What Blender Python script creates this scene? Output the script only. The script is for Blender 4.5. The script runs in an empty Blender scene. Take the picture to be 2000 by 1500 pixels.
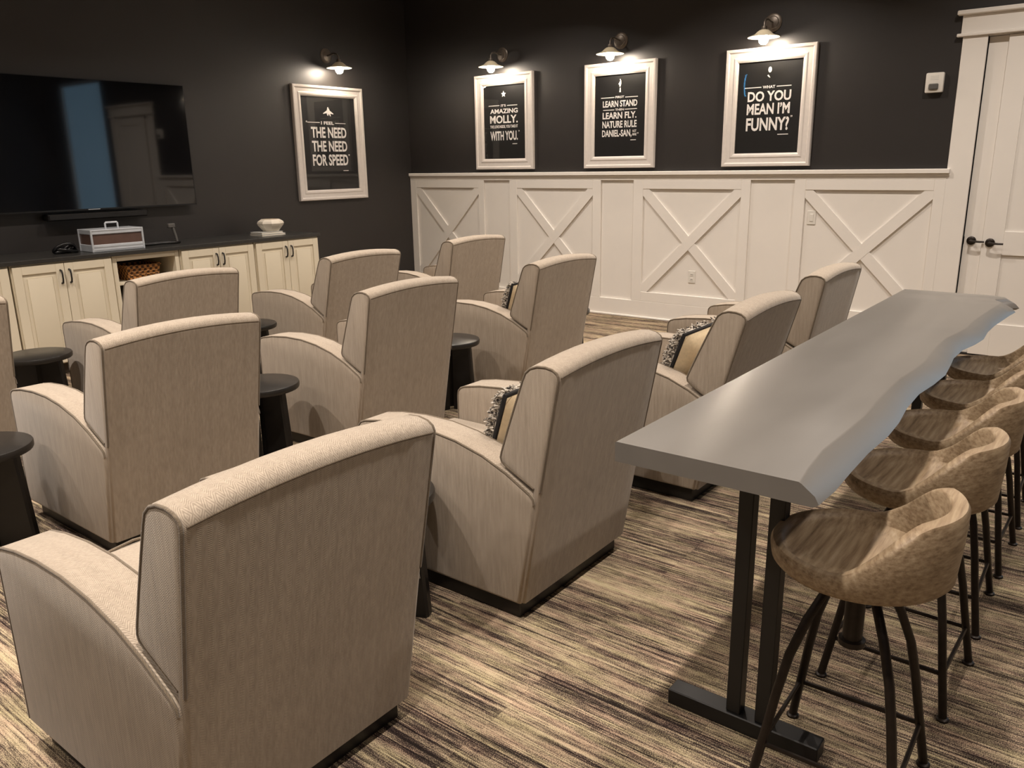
import bpy, bmesh, math, random
from mathutils import Vector, Matrix

random.seed(7)
scene = bpy.context.scene
COL = scene.collection
PI = math.pi

# ------------------------------------------------------------------ camera
FPX, YAW, PITCH, ROLL = 1576.144, 0.90840, 0.26580, -0.01630
CAM = Vector((-7.2232, -7.1207, 1.5318))
fw = Vector((math.sin(YAW) * math.cos(PITCH), math.cos(YAW) * math.cos(PITCH), -math.sin(PITCH)))
rt = Vector((math.cos(YAW), -math.sin(YAW), 0.0))
up = rt.cross(fw)
rt2 = rt * math.cos(ROLL) + up * math.sin(ROLL)
up2 = -rt * math.sin(ROLL) + up * math.cos(ROLL)
cam_data = bpy.data.cameras.new('camera')
cam_data.sensor_fit = 'HORIZONTAL'
cam_data.sensor_width = 36.0
cam_data.lens = FPX / 2000.0 * 36.0
cam_data.clip_start = 0.05
cam = bpy.data.objects.new('camera', cam_data)
cam.matrix_world = Matrix(((rt2.x, up2.x, -fw.x, CAM.x), (rt2.y, up2.y, -fw.y, CAM.y),
                           (rt2.z, up2.z, -fw.z, CAM.z), (0, 0, 0, 1)))
COL.objects.link(cam)
scene.camera = cam

# ------------------------------------------------------------------ world, exposure, ceiling lights
scene.view_settings.view_transform = 'Standard'
scene.view_settings.look = 'None'
scene.view_settings.gamma = 1.0
scene.view_settings.use_curve_mapping = False
scene.view_settings.exposure = -0.20
world = bpy.data.worlds.new('world')
scene.world = world
world.use_nodes = True
bg = world.node_tree.nodes['Background']
bg.inputs[0].default_value = (0.55, 0.62, 0.75, 1)
bg.inputs[1].default_value = 0.02

CEIL = 3.66
WARM = (1.0, 0.89, 0.79)
DOWNLIGHTS = [(x, y) for x in (-8.5, -6.55, -4.7, -3.0, -1.45) for y in (-8.5, -6.4, -4.25, -2.1)]
for i, (x, y) in enumerate(DOWNLIGHTS):
    ld = bpy.data.lights.new('ceiling_downlight', 'AREA')
    ld.shape = 'DISK'
    ld.size = 0.10
    ld.energy = (14.0 if y < -8 else {-8.5: 24.0, -6.55: 47.0, -4.7: 20.0, -3.0: 19.0, -1.45: 40.0}[x]) * (1.4 if y > -3 and x < -2 else 1.0)
    ld.color = WARM
    ld.spread = math.radians(125)
    lo = bpy.data.objects.new('ceiling_downlight', ld)
    lo.location = (x, y, CEIL - 0.03)
    COL.objects.link(lo)

# ------------------------------------------------------------------ materials
def srgb(r, g, b):
    f = lambda c: (c / 255 / 12.92) if c / 255 <= 0.04045 else ((c / 255 + 0.055) / 1.055) ** 2.4
    return (f(r), f(g), f(b), 1.0)

class NT:
    def __init__(self, name):
        self.m = bpy.data.materials.new(name)
        self.m.use_nodes = True
        self.t = self.m.node_tree
        self.b = self.t.nodes['Principled BSDF']
    def n(self, kind, **kw):
        nd = self.t.nodes.new(kind)
        for k, v in kw.items():
            setattr(nd, k, v)
        return nd
    def l(self, a, b):
        self.t.links.new(a, b)
    def math(self, op, a, b=None, c=None):
        nd = self.n('ShaderNodeMath', operation=op)
        for i, v in enumerate((a, b, c)):
            if v is None: continue
            if isinstance(v, (int, float)): nd.inputs[i].default_value = v
            else: self.l(v, nd.inputs[i])
        return nd.outputs[0]
    def ramp(self, fac, stops, interp='LINEAR'):
        nd = self.n('ShaderNodeValToRGB')
        nd.color_ramp.interpolation = interp
        el = nd.color_ramp.elements
        while len(el) < len(stops): el.new(0.5)
        for e, (p, c) in zip(el, stops):
            e.position = p; e.color = c
        self.l(fac, nd.inputs[0])
        return nd.outputs[0]
    def noise(self, vec, scale, detail=3, rough=0.55):
        nd = self.n('ShaderNodeTexNoise')
        nd.inputs['Scale'].default_value = scale
        nd.inputs['Detail'].default_value = detail
        nd.inputs['Roughness'].default_value = rough
        if vec is not None: self.l(vec, nd.inputs['Vector'])
        return nd.outputs[0]
    def mapping(self, vec, scale=(1, 1, 1), loc=(0, 0, 0), rot=(0, 0, 0)):
        nd = self.n('ShaderNodeMapping')
        nd.inputs['Scale'].default_value = scale
        nd.inputs['Location'].default_value = loc
        nd.inputs['Rotation'].default_value = rot
        self.l(vec, nd.inputs[0])
        return nd.outputs[0]
    def obj(self):
        return self.n('ShaderNodeTexCoord').outputs['Object']
    def bump(self, h, strength=0.3, dist=0.002):
        nd = self.n('ShaderNodeBump')
        nd.inputs['Strength'].default_value = strength
        nd.inputs['Distance'].default_value = dist
        self.l(h, nd.inputs['Height'])
        self.l(nd.outputs[0], self.b.inputs['Normal'])
    def set(self, col=None, rough=None, metal=None, spec=None, **kw):
        if col is not None: self.b.inputs['Base Color'].default_value = col
        if rough is not None: self.b.inputs['Roughness'].default_value = rough
        if metal is not None: self.b.inputs['Metallic'].default_value = metal
        if spec is not None: self.b.inputs['Specular IOR Level'].default_value = spec
        return self

M = {}
def simple(name, col, rough=0.5, metal=0.0, spec=0.5, var=0.08, nscale=14.0, bump=0.0, bscale=200.0):
    t = NT(name).set(col, rough, metal, spec)
    o = t.obj()
    f = t.noise(o, nscale, 4)
    k = lambda s: tuple(min(1, c * s) for c in col[:3]) + (1,)
    t.l(t.ramp(f, [(0.3, k(1 - var)), (0.7, k(1 + var))]), t.b.inputs['Base Color'])
    if bump:
        t.bump(t.noise(o, bscale, 2), bump, 0.001)
    M[name] = t.m
    return t

simple('wall_charcoal', srgb(39, 36, 35), 0.48, spec=0.6, var=0.05, nscale=3, bump=0.12, bscale=160)
simple('ceiling_paint', srgb(236, 233, 228), 0.9, var=0.02)
simple('white_paint', srgb(236, 231, 224), 0.35, var=0.012, nscale=5)
simple('cabinet_cream', srgb(222, 212, 190), 0.38, var=0.015, nscale=5)
simple('frame_white', srgb(218, 211, 205), 0.4, var=0.03, nscale=30)
simple('black_metal', srgb(22, 21, 21), 0.42, spec=0.5, var=0.15)
simple('bronze_metal', srgb(40, 33, 28), 0.4, 0.55, var=0.25, nscale=40)
simple('black_wood', srgb(20, 18, 17), 0.38, spec=0.5, var=0.2, nscale=20, bump=0.08, bscale=90)
simple('table_ebony', srgb(34, 32, 30), 0.30, spec=0.5, var=0.15, nscale=14, bump=0.08, bscale=90)
simple('countertop_stone', srgb(46, 45, 43), 0.3, spec=0.5, var=0.25, nscale=60)
simple('plastic_black', srgb(16, 16, 17), 0.35, var=0.1)
simple('plastic_grey', srgb(90, 88, 85), 0.5, var=0.1)
simple('plastic_white', srgb(226, 222, 214), 0.35, var=0.02)
simple('ceramic_white', srgb(236, 226, 210), 0.3, var=0.02)
simple('paper_white', srgb(205, 205, 200), 0.7, var=0.05)
simple('aluminium', srgb(205, 210, 216), 0.32, 0.35, var=0.05)
simple('case_brown', srgb(92, 70, 62), 0.3, spec=0.6, var=0.12)
simple('pewter', srgb(120, 112, 104), 0.38, 0.7, var=0.1)
simple('interior_dark', srgb(70, 60, 50), 0.7, var=0.1)
simple('shade_cream', srgb(226, 214, 186), 0.35, var=0.04)
simple('ink_white', srgb(244, 240, 236), 0.6, var=0.03, nscale=60)
simple('poster_black', srgb(17, 16, 16), 0.55, var=0.1)
simple('pillow_cream', srgb(214, 196, 164), 0.95, var=0.08, nscale=60, bump=0.3, bscale=300)
simple('pillow_black', srgb(22, 19, 18), 0.95, var=0.3, nscale=120, bump=0.5, bscale=260)
simple('gap_shade_dark', srgb(25, 22, 20), 0.9, var=0.1)  # dark tone painted for the shade in the gap under the doors

def mat_emit(name, col, strength):
    t = NT(name)
    t.set(col)
    t.b.inputs['Emission Color'].default_value = col
    t.b.inputs['Emission Strength'].default_value = strength
    # slight procedural unevenness of the glowing surface
    f = t.noise(t.obj(), 8, 2)
    t.l(t.math('MULTIPLY', t.ramp(f, [(0, (.9, .9, .9, 1)), (1, (1.1, 1.1, 1.1, 1))]), strength), t.b.inputs['Emission Strength'])
    M[name] = t.m
mat_emit('bulb_glow', (1.0, 0.86, 0.70, 1), 240.0)
mat_emit('window_daylight', (0.26, 0.44, 0.60, 1), 1.6)
mat_emit('neon_blue', (0.10, 0.50, 0.95, 1), 16.0)

def mat_glass(name, tint=(1, 1, 1, 1)):
    t = NT(name)
    t.t.nodes.remove(t.b)
    out = t.t.nodes['Material Output']
    tr = t.n('ShaderNodeBsdfTransparent'); tr.inputs[0].default_value = tint
    gl = t.n('ShaderNodeBsdfGlossy'); gl.inputs['Roughness'].default_value = 0.015
    # Schlick reflectance, the same seen from either side of the thin pane
    geo = t.n('ShaderNodeNewGeometry')
    dt = t.n('ShaderNodeVectorMath', operation='DOT_PRODUCT')
    t.l(geo.outputs['Normal'], dt.inputs[0]); t.l(geo.outputs['Incoming'], dt.inputs[1])
    c1 = t.math('SUBTRACT', 1.0, t.math('ABSOLUTE', dt.outputs['Value']))
    fac = t.math('MULTIPLY_ADD', t.math('POWER', c1, 5.0), 0.95, 0.045)
    mx = t.n('ShaderNodeMixShader')
    t.l(fac, mx.inputs[0]); t.l(tr.outputs[0], mx.inputs[1]); t.l(gl.outputs[0], mx.inputs[2])
    t.l(mx.outputs[0], out.inputs[0])
    M[name] = t.m
mat_glass('picture_glass')
mat_glass('bulb_glass')

def mat_tv():
    t = NT('tv_screen').set((0.004, 0.004, 0.005, 1), 0.05, spec=0.55)
    t.b.inputs['Coat Weight'].default_value = 0.6
    t.b.inputs['Coat Roughness'].default_value = 0.03
    f = t.noise(t.obj(), 3, 2)
    t.l(t.ramp(f, [(0.3, (0.004, 0.004, 0.005, 1)), (0.7, (0.006, 0.006, 0.007, 1))]), t.b.inputs['Base Color'])
    M['tv_screen'] = t.m
mat_tv()

def mat_fabric(name, light, dark, rough=0.95):
    t = NT(name).set(light, rough, spec=0.15)
    tc = t.n('ShaderNodeTexCoord')
    o = tc.outputs['Object']
    sx = t.n('ShaderNodeSeparateXYZ'); t.l(o, sx.inputs[0])
    sn = t.n('ShaderNodeSeparateXYZ'); t.l(tc.outputs['Normal'], sn.inputs[0])
    side = t.math('GREATER_THAN', t.math('ABSOLUTE', sn.outputs[0]), 0.72)
    nside = t.math('SUBTRACT', 1.0, side)
    u = t.math('ADD', t.math('MULTIPLY', sx.outputs[1], side), t.math('MULTIPLY', sx.outputs[0], nside))
    v = t.math('SUBTRACT', sx.outputs[2], t.math('MULTIPLY', sx.outputs[1], nside))
    wob = t.math('MULTIPLY', t.noise(o, 30, 2), 0.003)
    tri = t.math('PINGPONG', t.math('ADD', u, wob), 0.012)
    ph = t.math('MULTIPLY', t.math('ADD', v, tri), 2 * PI / 0.0052)
    w = t.math('MULTIPLY_ADD', t.math('SINE', ph), 0.5, 0.5)
    # alternating stripe tone down the cloth and a soft slub
    col = t.math('MULTIPLY_ADD', t.math('SINE', t.math('MULTIPLY', u, 2 * PI / 0.056)), 0.5, 0.5)
    slub = t.noise(t.mapping(o, (42, 42, 3.5)), 3.0, 4, 0.65)
    cloud = t.noise(o, 3.5, 3)
    f = t.math('ADD', t.math('MULTIPLY', w, 0.36), t.math('ADD', t.math('MULTIPLY', slub, 0.56),
               t.math('ADD', t.math('MULTIPLY', col, 0.035), t.math('MULTIPLY', cloud, 0.16))))
    t.l(t.ramp(f, [(0.22, dark), (0.82, light)]), t.b.inputs['Base Color'])
    t.b.inputs['Sheen Weight'].default_value = 0.25
    t.b.inputs['Sheen Roughness'].default_value = 0.5
    t.bump(f, 0.35, 0.0015)
    M[name] = t.m
mat_fabric('fabric_beige', srgb(185, 171, 154), srgb(128, 116, 102))
mat_fabric('fabric_piping', srgb(128, 115, 98), srgb(92, 81, 68))

def mat_wood_seat():
    t = NT('seat_wood').set((0.3, 0.2, 0.12, 1), 0.5, spec=0.4)
    o = t.obj()
    g = t.noise(t.mapping(o, (4, 60, 90)), 1.3, 5, 0.6)
    big = t.noise(t.mapping(o, (2.2, 9, 6)), 1.5, 3)
    f = t.math('ADD', t.math('MULTIPLY', g, 0.78), t.math('MULTIPLY', big, 0.22))
    t.l(t.ramp(f, [(0.30, srgb(104, 85, 63)), (0.44, srgb(138, 117, 92)), (0.58, srgb(160, 140, 113)), (0.74, srgb(180, 162, 137))]),
        t.b.inputs['Base Color'])
    t.bump(g, 0.12, 0.001)
    M['seat_wood'] = t.m
mat_wood_seat()

def mat_slab():
    t = NT('slab_grey').set(srgb(150, 145, 138), 0.26, spec=0.5)
    o = t.obj()
    g = t.noise(t.mapping(o, (1.2, 9, 9)), 1.2, 3, 0.5)
    c2 = t.noise(o, 2.5, 3)
    f = t.math('ADD', t.math('MULTIPLY', g, 0.6), t.math('MULTIPLY', c2, 0.4))
    t.l(t.ramp(f, [(0.3, srgb(108, 104, 99)), (0.7, srgb(116, 112, 107))]), t.b.inputs['Base Color'])
    t.l(t.ramp(f, [(0.3, (0.27, 0.27, 0.27, 1)), (0.7, (0.31, 0.31, 0.31, 1))]), t.b.inputs['Roughness'])
    t.bump(g, 0.015, 0.002)
    M['slab_grey'] = t.m
mat_slab()

def mat_carpet():
    t = NT('carpet_stripe').set((0.2, 0.16, 0.12, 1), 1.0, spec=0.05)
    geo = t.n('ShaderNodeNewGeometry')
    oi = t.n('ShaderNodeObjectInfo')
    rnd = oi.outputs['Random']
    comb = t.n('ShaderNodeCombineXYZ')
    t.l(t.math('MULTIPLY', rnd, 37.0), comb.inputs[0])
    t.l(t.math('MULTIPLY', rnd, 11.0), comb.inputs[1])
    add = t.n('ShaderNodeVectorMath', operation='ADD')
    t.l(geo.outputs['Position'], add.inputs[0]); t.l(comb.outputs[0], add.inputs[1])
    p = add.outputs[0]
    pw = geo.outputs['Position']
    fine = t.noise(t.mapping(pw, (150, 2.2, 1)), 1.0, 2, 0.6)
    mid = t.noise(t.mapping(p, (46, 1.0, 1)), 1.0, 3, 0.6)
    wide = t.noise(t.mapping(pw, (10, 1.3, 1)), 1.0, 2, 0.5)
    pile = t.noise(pw, 330, 2, 0.7)
    patch = t.noise(t.mapping(pw, (90, 16, 1)), 1.0, 3, 0.7)
    f = t.math('ADD', t.math('MULTIPLY', fine, 0.44), t.math('ADD', t.math('MULTIPLY', mid, 0.36), t.math('MULTIPLY', wide, 0.42)))
    f = t.math('ADD', f, t.math('MULTIPLY_ADD', pile, 0.80, -0.40))
    f = t.math('ADD', f, t.math('MULTIPLY_ADD', patch, 0.34, -0.17))
    # thin dark yarn lines
    ln = t.noise(t.mapping(pw, (95, 0.9, 1), (3.3, 1.7, 0)), 1.0, 1, 0.4)
    ridge = t.math('SUBTRACT', 1.0, t.math('MINIMUM', t.math('MULTIPLY', t.math('ABSOLUTE', t.math('SUBTRACT', ln, 0.5)), 22.0), 1.0))
    f = t.math('SUBTRACT', f, t.math('MULTIPLY', ridge, 0.12))
    f = t.math('ADD', f, 0.028)
    mixc = t.n('ShaderNodeMix', data_type='RGBA', blend_type='MULTIPLY')
    mixc.inputs['Factor'].default_value = 0.8
    tint = t.noise(t.mapping(pw, (30, 5, 1), (9, 4, 0)), 1.0, 2, 0.5)
    t.l(t.ramp(tint, [(0.35, (1.0, 0.90, 0.95, 1)), (0.5, (1, 1, 1, 1)), (0.65, (0.95, 1.0, 0.90, 1))]), mixc.inputs['B'])
    t.l(t.ramp(f, [(0.46, srgb(38, 32, 30)), (0.55, srgb(74, 63, 58)), (0.62, srgb(126, 111, 95)), (0.71, srgb(178, 160, 132)), (0.83, srgb(204, 187, 156))]),
        mixc.inputs['A'])
    t.l(mixc.outputs['Result'], t.b.inputs['Base Color'])
    t.bump(t.math('ADD', pile, t.math('MULTIPLY', fine, 0.6)), 0.6, 0.004)
    M['carpet_stripe'] = t.m
mat_carpet()

def mat_tweed():
    t = NT('pillow_tweed').set((0.1, 0.1, 0.1, 1), 0.95)
    o = t.obj()
    v = t.n('ShaderNodeTexVoronoi'); v.inputs['Scale'].default_value = 75
    t.l(o, v.inputs['Vector'])
    f = t.noise(o, 120, 2)
    g = t.math('ADD', t.math('MULTIPLY', v.outputs['Distance'], 0.8), t.math('MULTIPLY', f, 0.6))
    t.l(t.ramp(g, [(0.45, srgb(28, 25, 23)), (0.62, srgb(110, 102, 94)), (0.78, srgb(196, 188, 176))]), t.b.inputs['Base Color'])
    t.bump(g, 0.8, 0.006)
    M['pillow_tweed'] = t.m
mat_tweed()

def mat_basket():
    t = NT('basket_weave').set((0.2, 0.1, 0.04, 1), 0.7)
    o = t.obj()
    w = t.n('ShaderNodeTexChecker'); w.inputs['Scale'].default_value = 42
    t.l(o, w.inputs['Vector'])
    f = t.math('ADD', t.math('MULTIPLY', w.outputs['Fac'], 0.5), t.math('MULTIPLY', t.noise(o, 50, 3), 0.5))
    t.l(t.ramp(f, [(0.25, srgb(70, 42, 20)), (0.5, srgb(140, 88, 42)), (0.75, srgb(186, 130, 70))]), t.b.inputs['Base Color'])
    t.bump(f, 0.8, 0.004)
    M['basket_weave'] = t.m
mat_basket()

# ------------------------------------------------------------------ mesh helpers
def put(o, parent=None):
    COL.objects.link(o)
    if parent is not None: o.parent = parent
    return o

def mesh(name, verts, faces, mat, parent=None, smooth=None, flip=False):
    me = bpy.data.meshes.new(name)
    me.from_pydata([tuple(v) for v in verts], [], [tuple(reversed(f)) if flip else tuple(f) for f in faces])
    bm = bmesh.new(); bm.from_mesh(me)
    bmesh.ops.recalc_face_normals(bm, faces=bm.faces)
    bm.to_mesh(me); bm.free()
    me.materials.append(M[mat])
    if smooth is not None:
        me.shade_smooth()
        if smooth < 179: me.set_sharp_from_angle(angle=math.radians(smooth))
    return put(bpy.data.objects.new(name, me), parent)

def merge(*parts):
    V, F = [], []
    for v, f in parts:
        n = len(V); V += [tuple(p) for p in v]; F += [tuple(i + n for i in q) for q in f]
    return V, F

def boxg(x0, x1, y0, y1, z0, z1, b=0.0):
    if b <= 0:
        v = [(x, y, z) for x in (x0, x1) for y in (y0, y1) for z in (z0, z1)]
        f = [(0, 1, 3, 2), (4, 6, 7, 5), (0, 4, 5, 1), (2, 3, 7, 6), (0, 2, 6, 4), (1, 5, 7, 3)]
        return v, f
    bm = bmesh.new()
    bmesh.ops.create_cube(bm, size=1.0)
    for v in bm.verts:
        v.co = ((x0 + x1) / 2 + v.co.x * (x1 - x0), (y0 + y1) / 2 + v.co.y * (y1 - y0), (z0 + z1) / 2 + v.co.z * (z1 - z0))
    bmesh.ops.bevel(bm, geom=list(bm.edges), offset=b, segments=2 if b > 0.006 else 1, profile=0.6, affect='EDGES')
    bm.verts.ensure_lookup_table()
    v = [tuple(p.co) for p in bm.verts]
    f = [tuple(q.index for q in fc.verts) for fc in bm.faces]
    bm.free()
    return v, f

def box(name, x0, x1, y0, y1, z0, z1, mat, parent=None, b=0.0):
    v, f = boxg(min(x0, x1), max(x0, x1), min(y0, y1), max(y0, y1), min(z0, z1), max(z0, z1), b)
    return mesh(name, v, f, mat, parent, 40 if b > 0.006 else None)

def tubeg(pts, r, n=8, closed=False):
    pts = [Vector(p) for p in pts]
    rs = r if isinstance(r, (list, tuple)) else [r] * len(pts)
    V, F = [], []
    m = len(pts)
    prev = None
    for i, p in enumerate(pts):
        a = pts[(i - 1) % m] if (closed or i > 0) else p
        b = pts[(i + 1) % m] if (closed or i < m - 1) else p
        d = (b - a).normalized()
        if prev is None:
            ref = Vector((0, 0, 1)) if abs(d.z) < 0.9 else Vector((1, 0, 0))
            s = d.cross(ref).normalized()
        else:
            s = (prev - d * prev.dot(d)).normalized()
        prev = s
        t = d.cross(s)
        for k in range(n):
            an = 2 * PI * k / n
            V.append(p + (s * math.cos(an) + t * math.sin(an)) * rs[i])
    for i in range(m if closed else m - 1):
        j = (i + 1) % m
        for k in range(n):
            l = (k + 1) % n
            F.append((i * n + k, i * n + l, j * n + l, j * n + k))
    if not closed:
        F.append(tuple(range(n))); F.append(tuple((m - 1) * n + k for k in range(n)))
    return V, F

def latheg(prof, n=24, c=(0, 0, 0)):
    V, F = [], []
    for r, z in prof:
        for k in range(n):
            a = 2 * PI * k / n
            V.append((c[0] + r * math.cos(a), c[1] + r * math.sin(a), c[2] + z))
    for i in range(len(prof) - 1):
        for k in range(n):
            l = (k + 1) % n
            F.append((i * n + k, i * n + l, (i + 1) * n + l, (i + 1) * n + k))
    F.append(tuple(range(n))); F.append(tuple((len(prof) - 1) * n + k for k in range(n)))
    return V, F

def inset(poly, d):
    n = len(poly); out = []
    area = sum(poly[i][0] * poly[(i + 1) % n][1] - poly[(i + 1) % n][0] * poly[i][1] for i in range(n))
    s = 1 if area > 0 else -1
    for i in range(n):
        p0, p1, p2 = Vector(poly[i - 1]), Vector(poly[i]), Vector(poly[(i + 1) % n])
        e1, e2 = (p1 - p0).normalized(), (p2 - p1).normalized()
        n1, n2 = Vector((-e1.y, e1.x)) * s, Vector((-e2.y, e2.x)) * s
        b = (n1 + n2)
        b = b.normalized() if b.length > 1e-6 else n1
        k = d / max(0.5, b.dot(n1))
        out.append((p1.x + b.x * k, p1.y + b.y * k))
    return out

def extrude_x(poly, x0, x1, r=0.012, n=1, warp=None):
    """closed (y,z) outline swept along x with rounded ends"""
    a = 0.29
    secs = [(x0, r), (x0 + r * a, r * a), (x0 + r, 0.0)]
    for i in range(1, n):
        secs.append((x0 + r + (x1 - x0 - 2 * r) * i / n, 0.0))
    secs += [(x1 - r, 0.0), (x1 - r * a, r * a), (x1, r)]
    V, F = [], []
    m = len(poly)
    for x, d in secs:
        for (y, z) in (inset(poly, d) if d > 0 else poly):
            if warp: y, z = warp(x, y, z)
            V.append((x, y, z))
    for i in range(len(secs) - 1):
        for k in range(m):
            l = (k + 1) % m
            F.append((i * m + k, i * m + l, (i + 1) * m + l, (i + 1) * m + k))
    F.append(tuple(range(m))); F.append(tuple((len(secs) - 1) * m + k for k in range(m)))
    return V, F

def empty(name, loc=(0, 0, 0), rz=0.0):
    o = bpy.data.objects.new(name, None)
    o.empty_display_size = 0.1
    o.location = loc
    o.rotation_euler = (0, 0, rz)
    return put(o)

def tag(o, label, cat, group=None, kind=None):
    if label: o['label'] = label
    if cat: o['category'] = cat
    if group: o['group'] = group
    if kind: o['kind'] = kind
    return o

def struct(o):
    o['kind'] = 'structure'
    return o

def copy_tree(o, parent=None):
    c = o.copy(); COL.objects.link(c)
    c.parent = parent
    for ch in o.children: copy_tree(ch, c)
    return c

# ------------------------------------------------------------------ the room
X0, Y0 = -9.6, -9.6
struct(box('floor', X0, 0.0, Y0, 0.0, -0.12, -0.006, 'interior_dark'))
floor = bpy.data.objects['floor']
# 0.5 m carpet tiles, stripes along y, joints at y = -5.85 + k/2
tile_proto = None
fx = math.sin(YAW); fy = math.cos(YAW)
TS = 0.5
far_v, far_f = [], []
for ix in range(-20, 0):
    for iy in range(-20, 1):
        x0 = ix * TS + 0.06; y0 = -5.85 + iy * TS + 6.0
        x1, y1 = min(x0 + TS, 0.0), min(y0 + TS, 0.0)
        if y0 > -0.02 or x0 < X0 or y0 < Y0 or x1 - x0 < 0.02 or y1 - y0 < 0.02: continue
        cx, cy = (x0 + x1) / 2, (y0 + y1) / 2
        # which tiles lie in front of the photograph's viewpoint
        d = Vector((cx - CAM.x, cy - CAM.y, 0)); dep = d.dot(Vector((fx, fy, 0))); lat = d.dot(rt)
        full = abs(x1 - x0 - TS) < 1e-6 and abs(y1 - y0 - TS) < 1e-6
        if dep > 0.6 and abs(lat) < dep * 0.72 + 0.7 and full:
            if tile_proto is None:
                g = 0.0002
                v, f = boxg(-TS / 2 + g, TS / 2 - g, -TS / 2 + g, TS / 2 - g, -0.006, 0.0, 0.0004)
                tile_proto = mesh('carpet_tile', v, f, 'carpet_stripe', floor)
                tile_proto.location = (cx, cy, 0)
            else:
                o = tile_proto.copy(); COL.objects.link(o); o.parent = floor
                o.location = (cx, cy, 0)
        else:
            g = 0.0006
            v, f = boxg(x0 + g, x1 - g, y0 + g, y1 - g, -0.006, 0.0)
            far_v, far_f = merge((far_v, far_f), (v, f))
o = mesh('carpet_tiles_outer', far_v, far_f, 'carpet_stripe', floor); o['kind'] = 'stuff'

struct(box('wall_front', X0, 0.12, 0.0, 0.12, -0.12, CEIL + 0.1, 'wall_charcoal'))
# right wall with the door opening (y -5.99 .. -7.02) and the tall window (y -7.4 .. -8.95)
DY0, DY1, DZ = -5.992, -7.02, 2.395
WY0, WY1, WZ0, WZ1 = -7.42, -8.95, 0.35, 3.05
v, f = merge(boxg(0, 0.12, DY0, 0, -0.12, CEIL + 0.1), boxg(0, 0.12, DY1, DY0, DZ, CEIL + 0.1),
             boxg(0, 0.12, WY0, DY1, -0.12, CEIL + 0.1), boxg(0, 0.12, WY1, WY0, -0.12, WZ0),
             boxg(0, 0.12, WY1, WY0, WZ1, CEIL + 0.1), boxg(0, 0.12, Y0, WY1, -0.12, CEIL + 0.1))
struct(mesh('wall_right', v, f, 'wall_charcoal'))
struct(box('wall_back', X0, 0.12, Y0 - 0.12, Y0, -0.12, CEIL + 0.1, 'wall_charcoal'))
struct(box('wall_left', X0 - 0.12, X0, Y0 - 0.12, 0.12, -0.12, CEIL + 0.1, 'wall_charcoal'))
struct(box('ceiling', X0 - 0.12, 0.12, Y0 - 0.12, 0.12, CEIL, CEIL + 0.1, 'ceiling_paint'))
# tall window beside the door (seen only in the television's reflection)
win = struct(box('window_1', 0.075, 0.082, WY1, WY0, WZ0, WZ1, 'window_daylight'))
for (a0, a1, b0, b1) in ((WY1, WY1 + .06, WZ0, WZ1), (WY0 - .06, WY0, WZ0, WZ1), (WY1, WY0, WZ0, WZ0 + .06), (WY1, WY0, WZ1 - .06, WZ1)):
    box('window_frame', 0.02, 0.075, a0, a1, b0, b1, 'white_paint', win)

# ---- wainscot on the right wall
T = 0.02
wain = struct(box('trim_1', -0.006, 0.0, -5.83, 0.0, 0.0, 1.41, 'white_paint'))
def board(name, y0, y1, z0, z1, t=T, x=-0.006):
    return box(name, x - t, x, y0, y1, z0, z1, 'white_paint', wain, 0.0025)
box('cap_ledge', -0.052, 0.0, -5.85, 0.0, 1.41, 1.446, 'white_paint', wain, 0.004)
box('cap_moulding', -0.036, 0.0, -5.85, 0.0, 1.393, 1.41, 'white_paint', wain, 0.003)
board('top_rail', -5.83, 0, 1.362, 1.393)
board('bottom_rail', -5.83, 0, 0.0, 0.176)
box('shoe_moulding', -0.042, -0.026, -5.83, 0.0, 0.0, 0.022, 'white_paint', wain, 0.005)
XP = [(-0.098, -1.069), (-1.617, -2.592), (-3.170, -4.169), (-4.746, -5.750)]
edges = [0.0] + [e for p in XP for e in p] + [-5.83]
NP = [(-1.149, -1.514), (-2.687, -3.063), (-4.255, -4.650)]
board('stile', 0.0, XP[0][0], 0.176, 1.362)
for i in range(3):
    board('stile', XP[i][1], NP[i][0], 0.176, 1.362)
    board('stile', NP[i][1], XP[i + 1][0], 0.176, 1.362)
board('stile', XP[3][1], -5.83, 0.176, 1.362)
def diag(y0, z0, y1, z1, w, t):
    d = Vector((y1 - y0, z1 - z0)); L = d.length; d.normalize(); nn = Vector((-d.y, d.x)) * w / 2
    return d, nn
ZB, ZT = 0.272, 1.279
for (a, b) in XP:
    board('panel_rail', b, a, ZT, 1.362)
    board('panel_rail', b, a, 0.176, ZB)
    for flip_ in (0, 1):
        # diagonal board clipped to the panel opening
        w = 0.092; off = 0.0
        H, W_ = ZT - ZB, a - b
        L = math.hypot(H, W_)
        dy = w / 2 * L / H; dz = w / 2 * L / W_
        # hexagon: band around the diagonal, clipped to the rectangle (local coords 0..W_, 0..H)
        hexa = [(0, 0), (dy, 0), (W_, H - dz), (W_, H), (W_ - dy, H), (0, dz)]
        tt = 0.016 + 0.0015 * flip_
        V, F = [], []
        for xx in (-0.006, -0.006 - tt):
            for (py, pz) in hexa:
                yy = b + py if flip_ == 0 else a - py
                V.append((xx, yy, ZB + pz))
        F = [tuple(range(6)), tuple(range(6, 12))] + [(k, (k + 1) % 6, 6 + (k + 1) % 6, 6 + k) for k in range(6)]
        mesh('cross_board', V, F, 'white_paint', wain)

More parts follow.
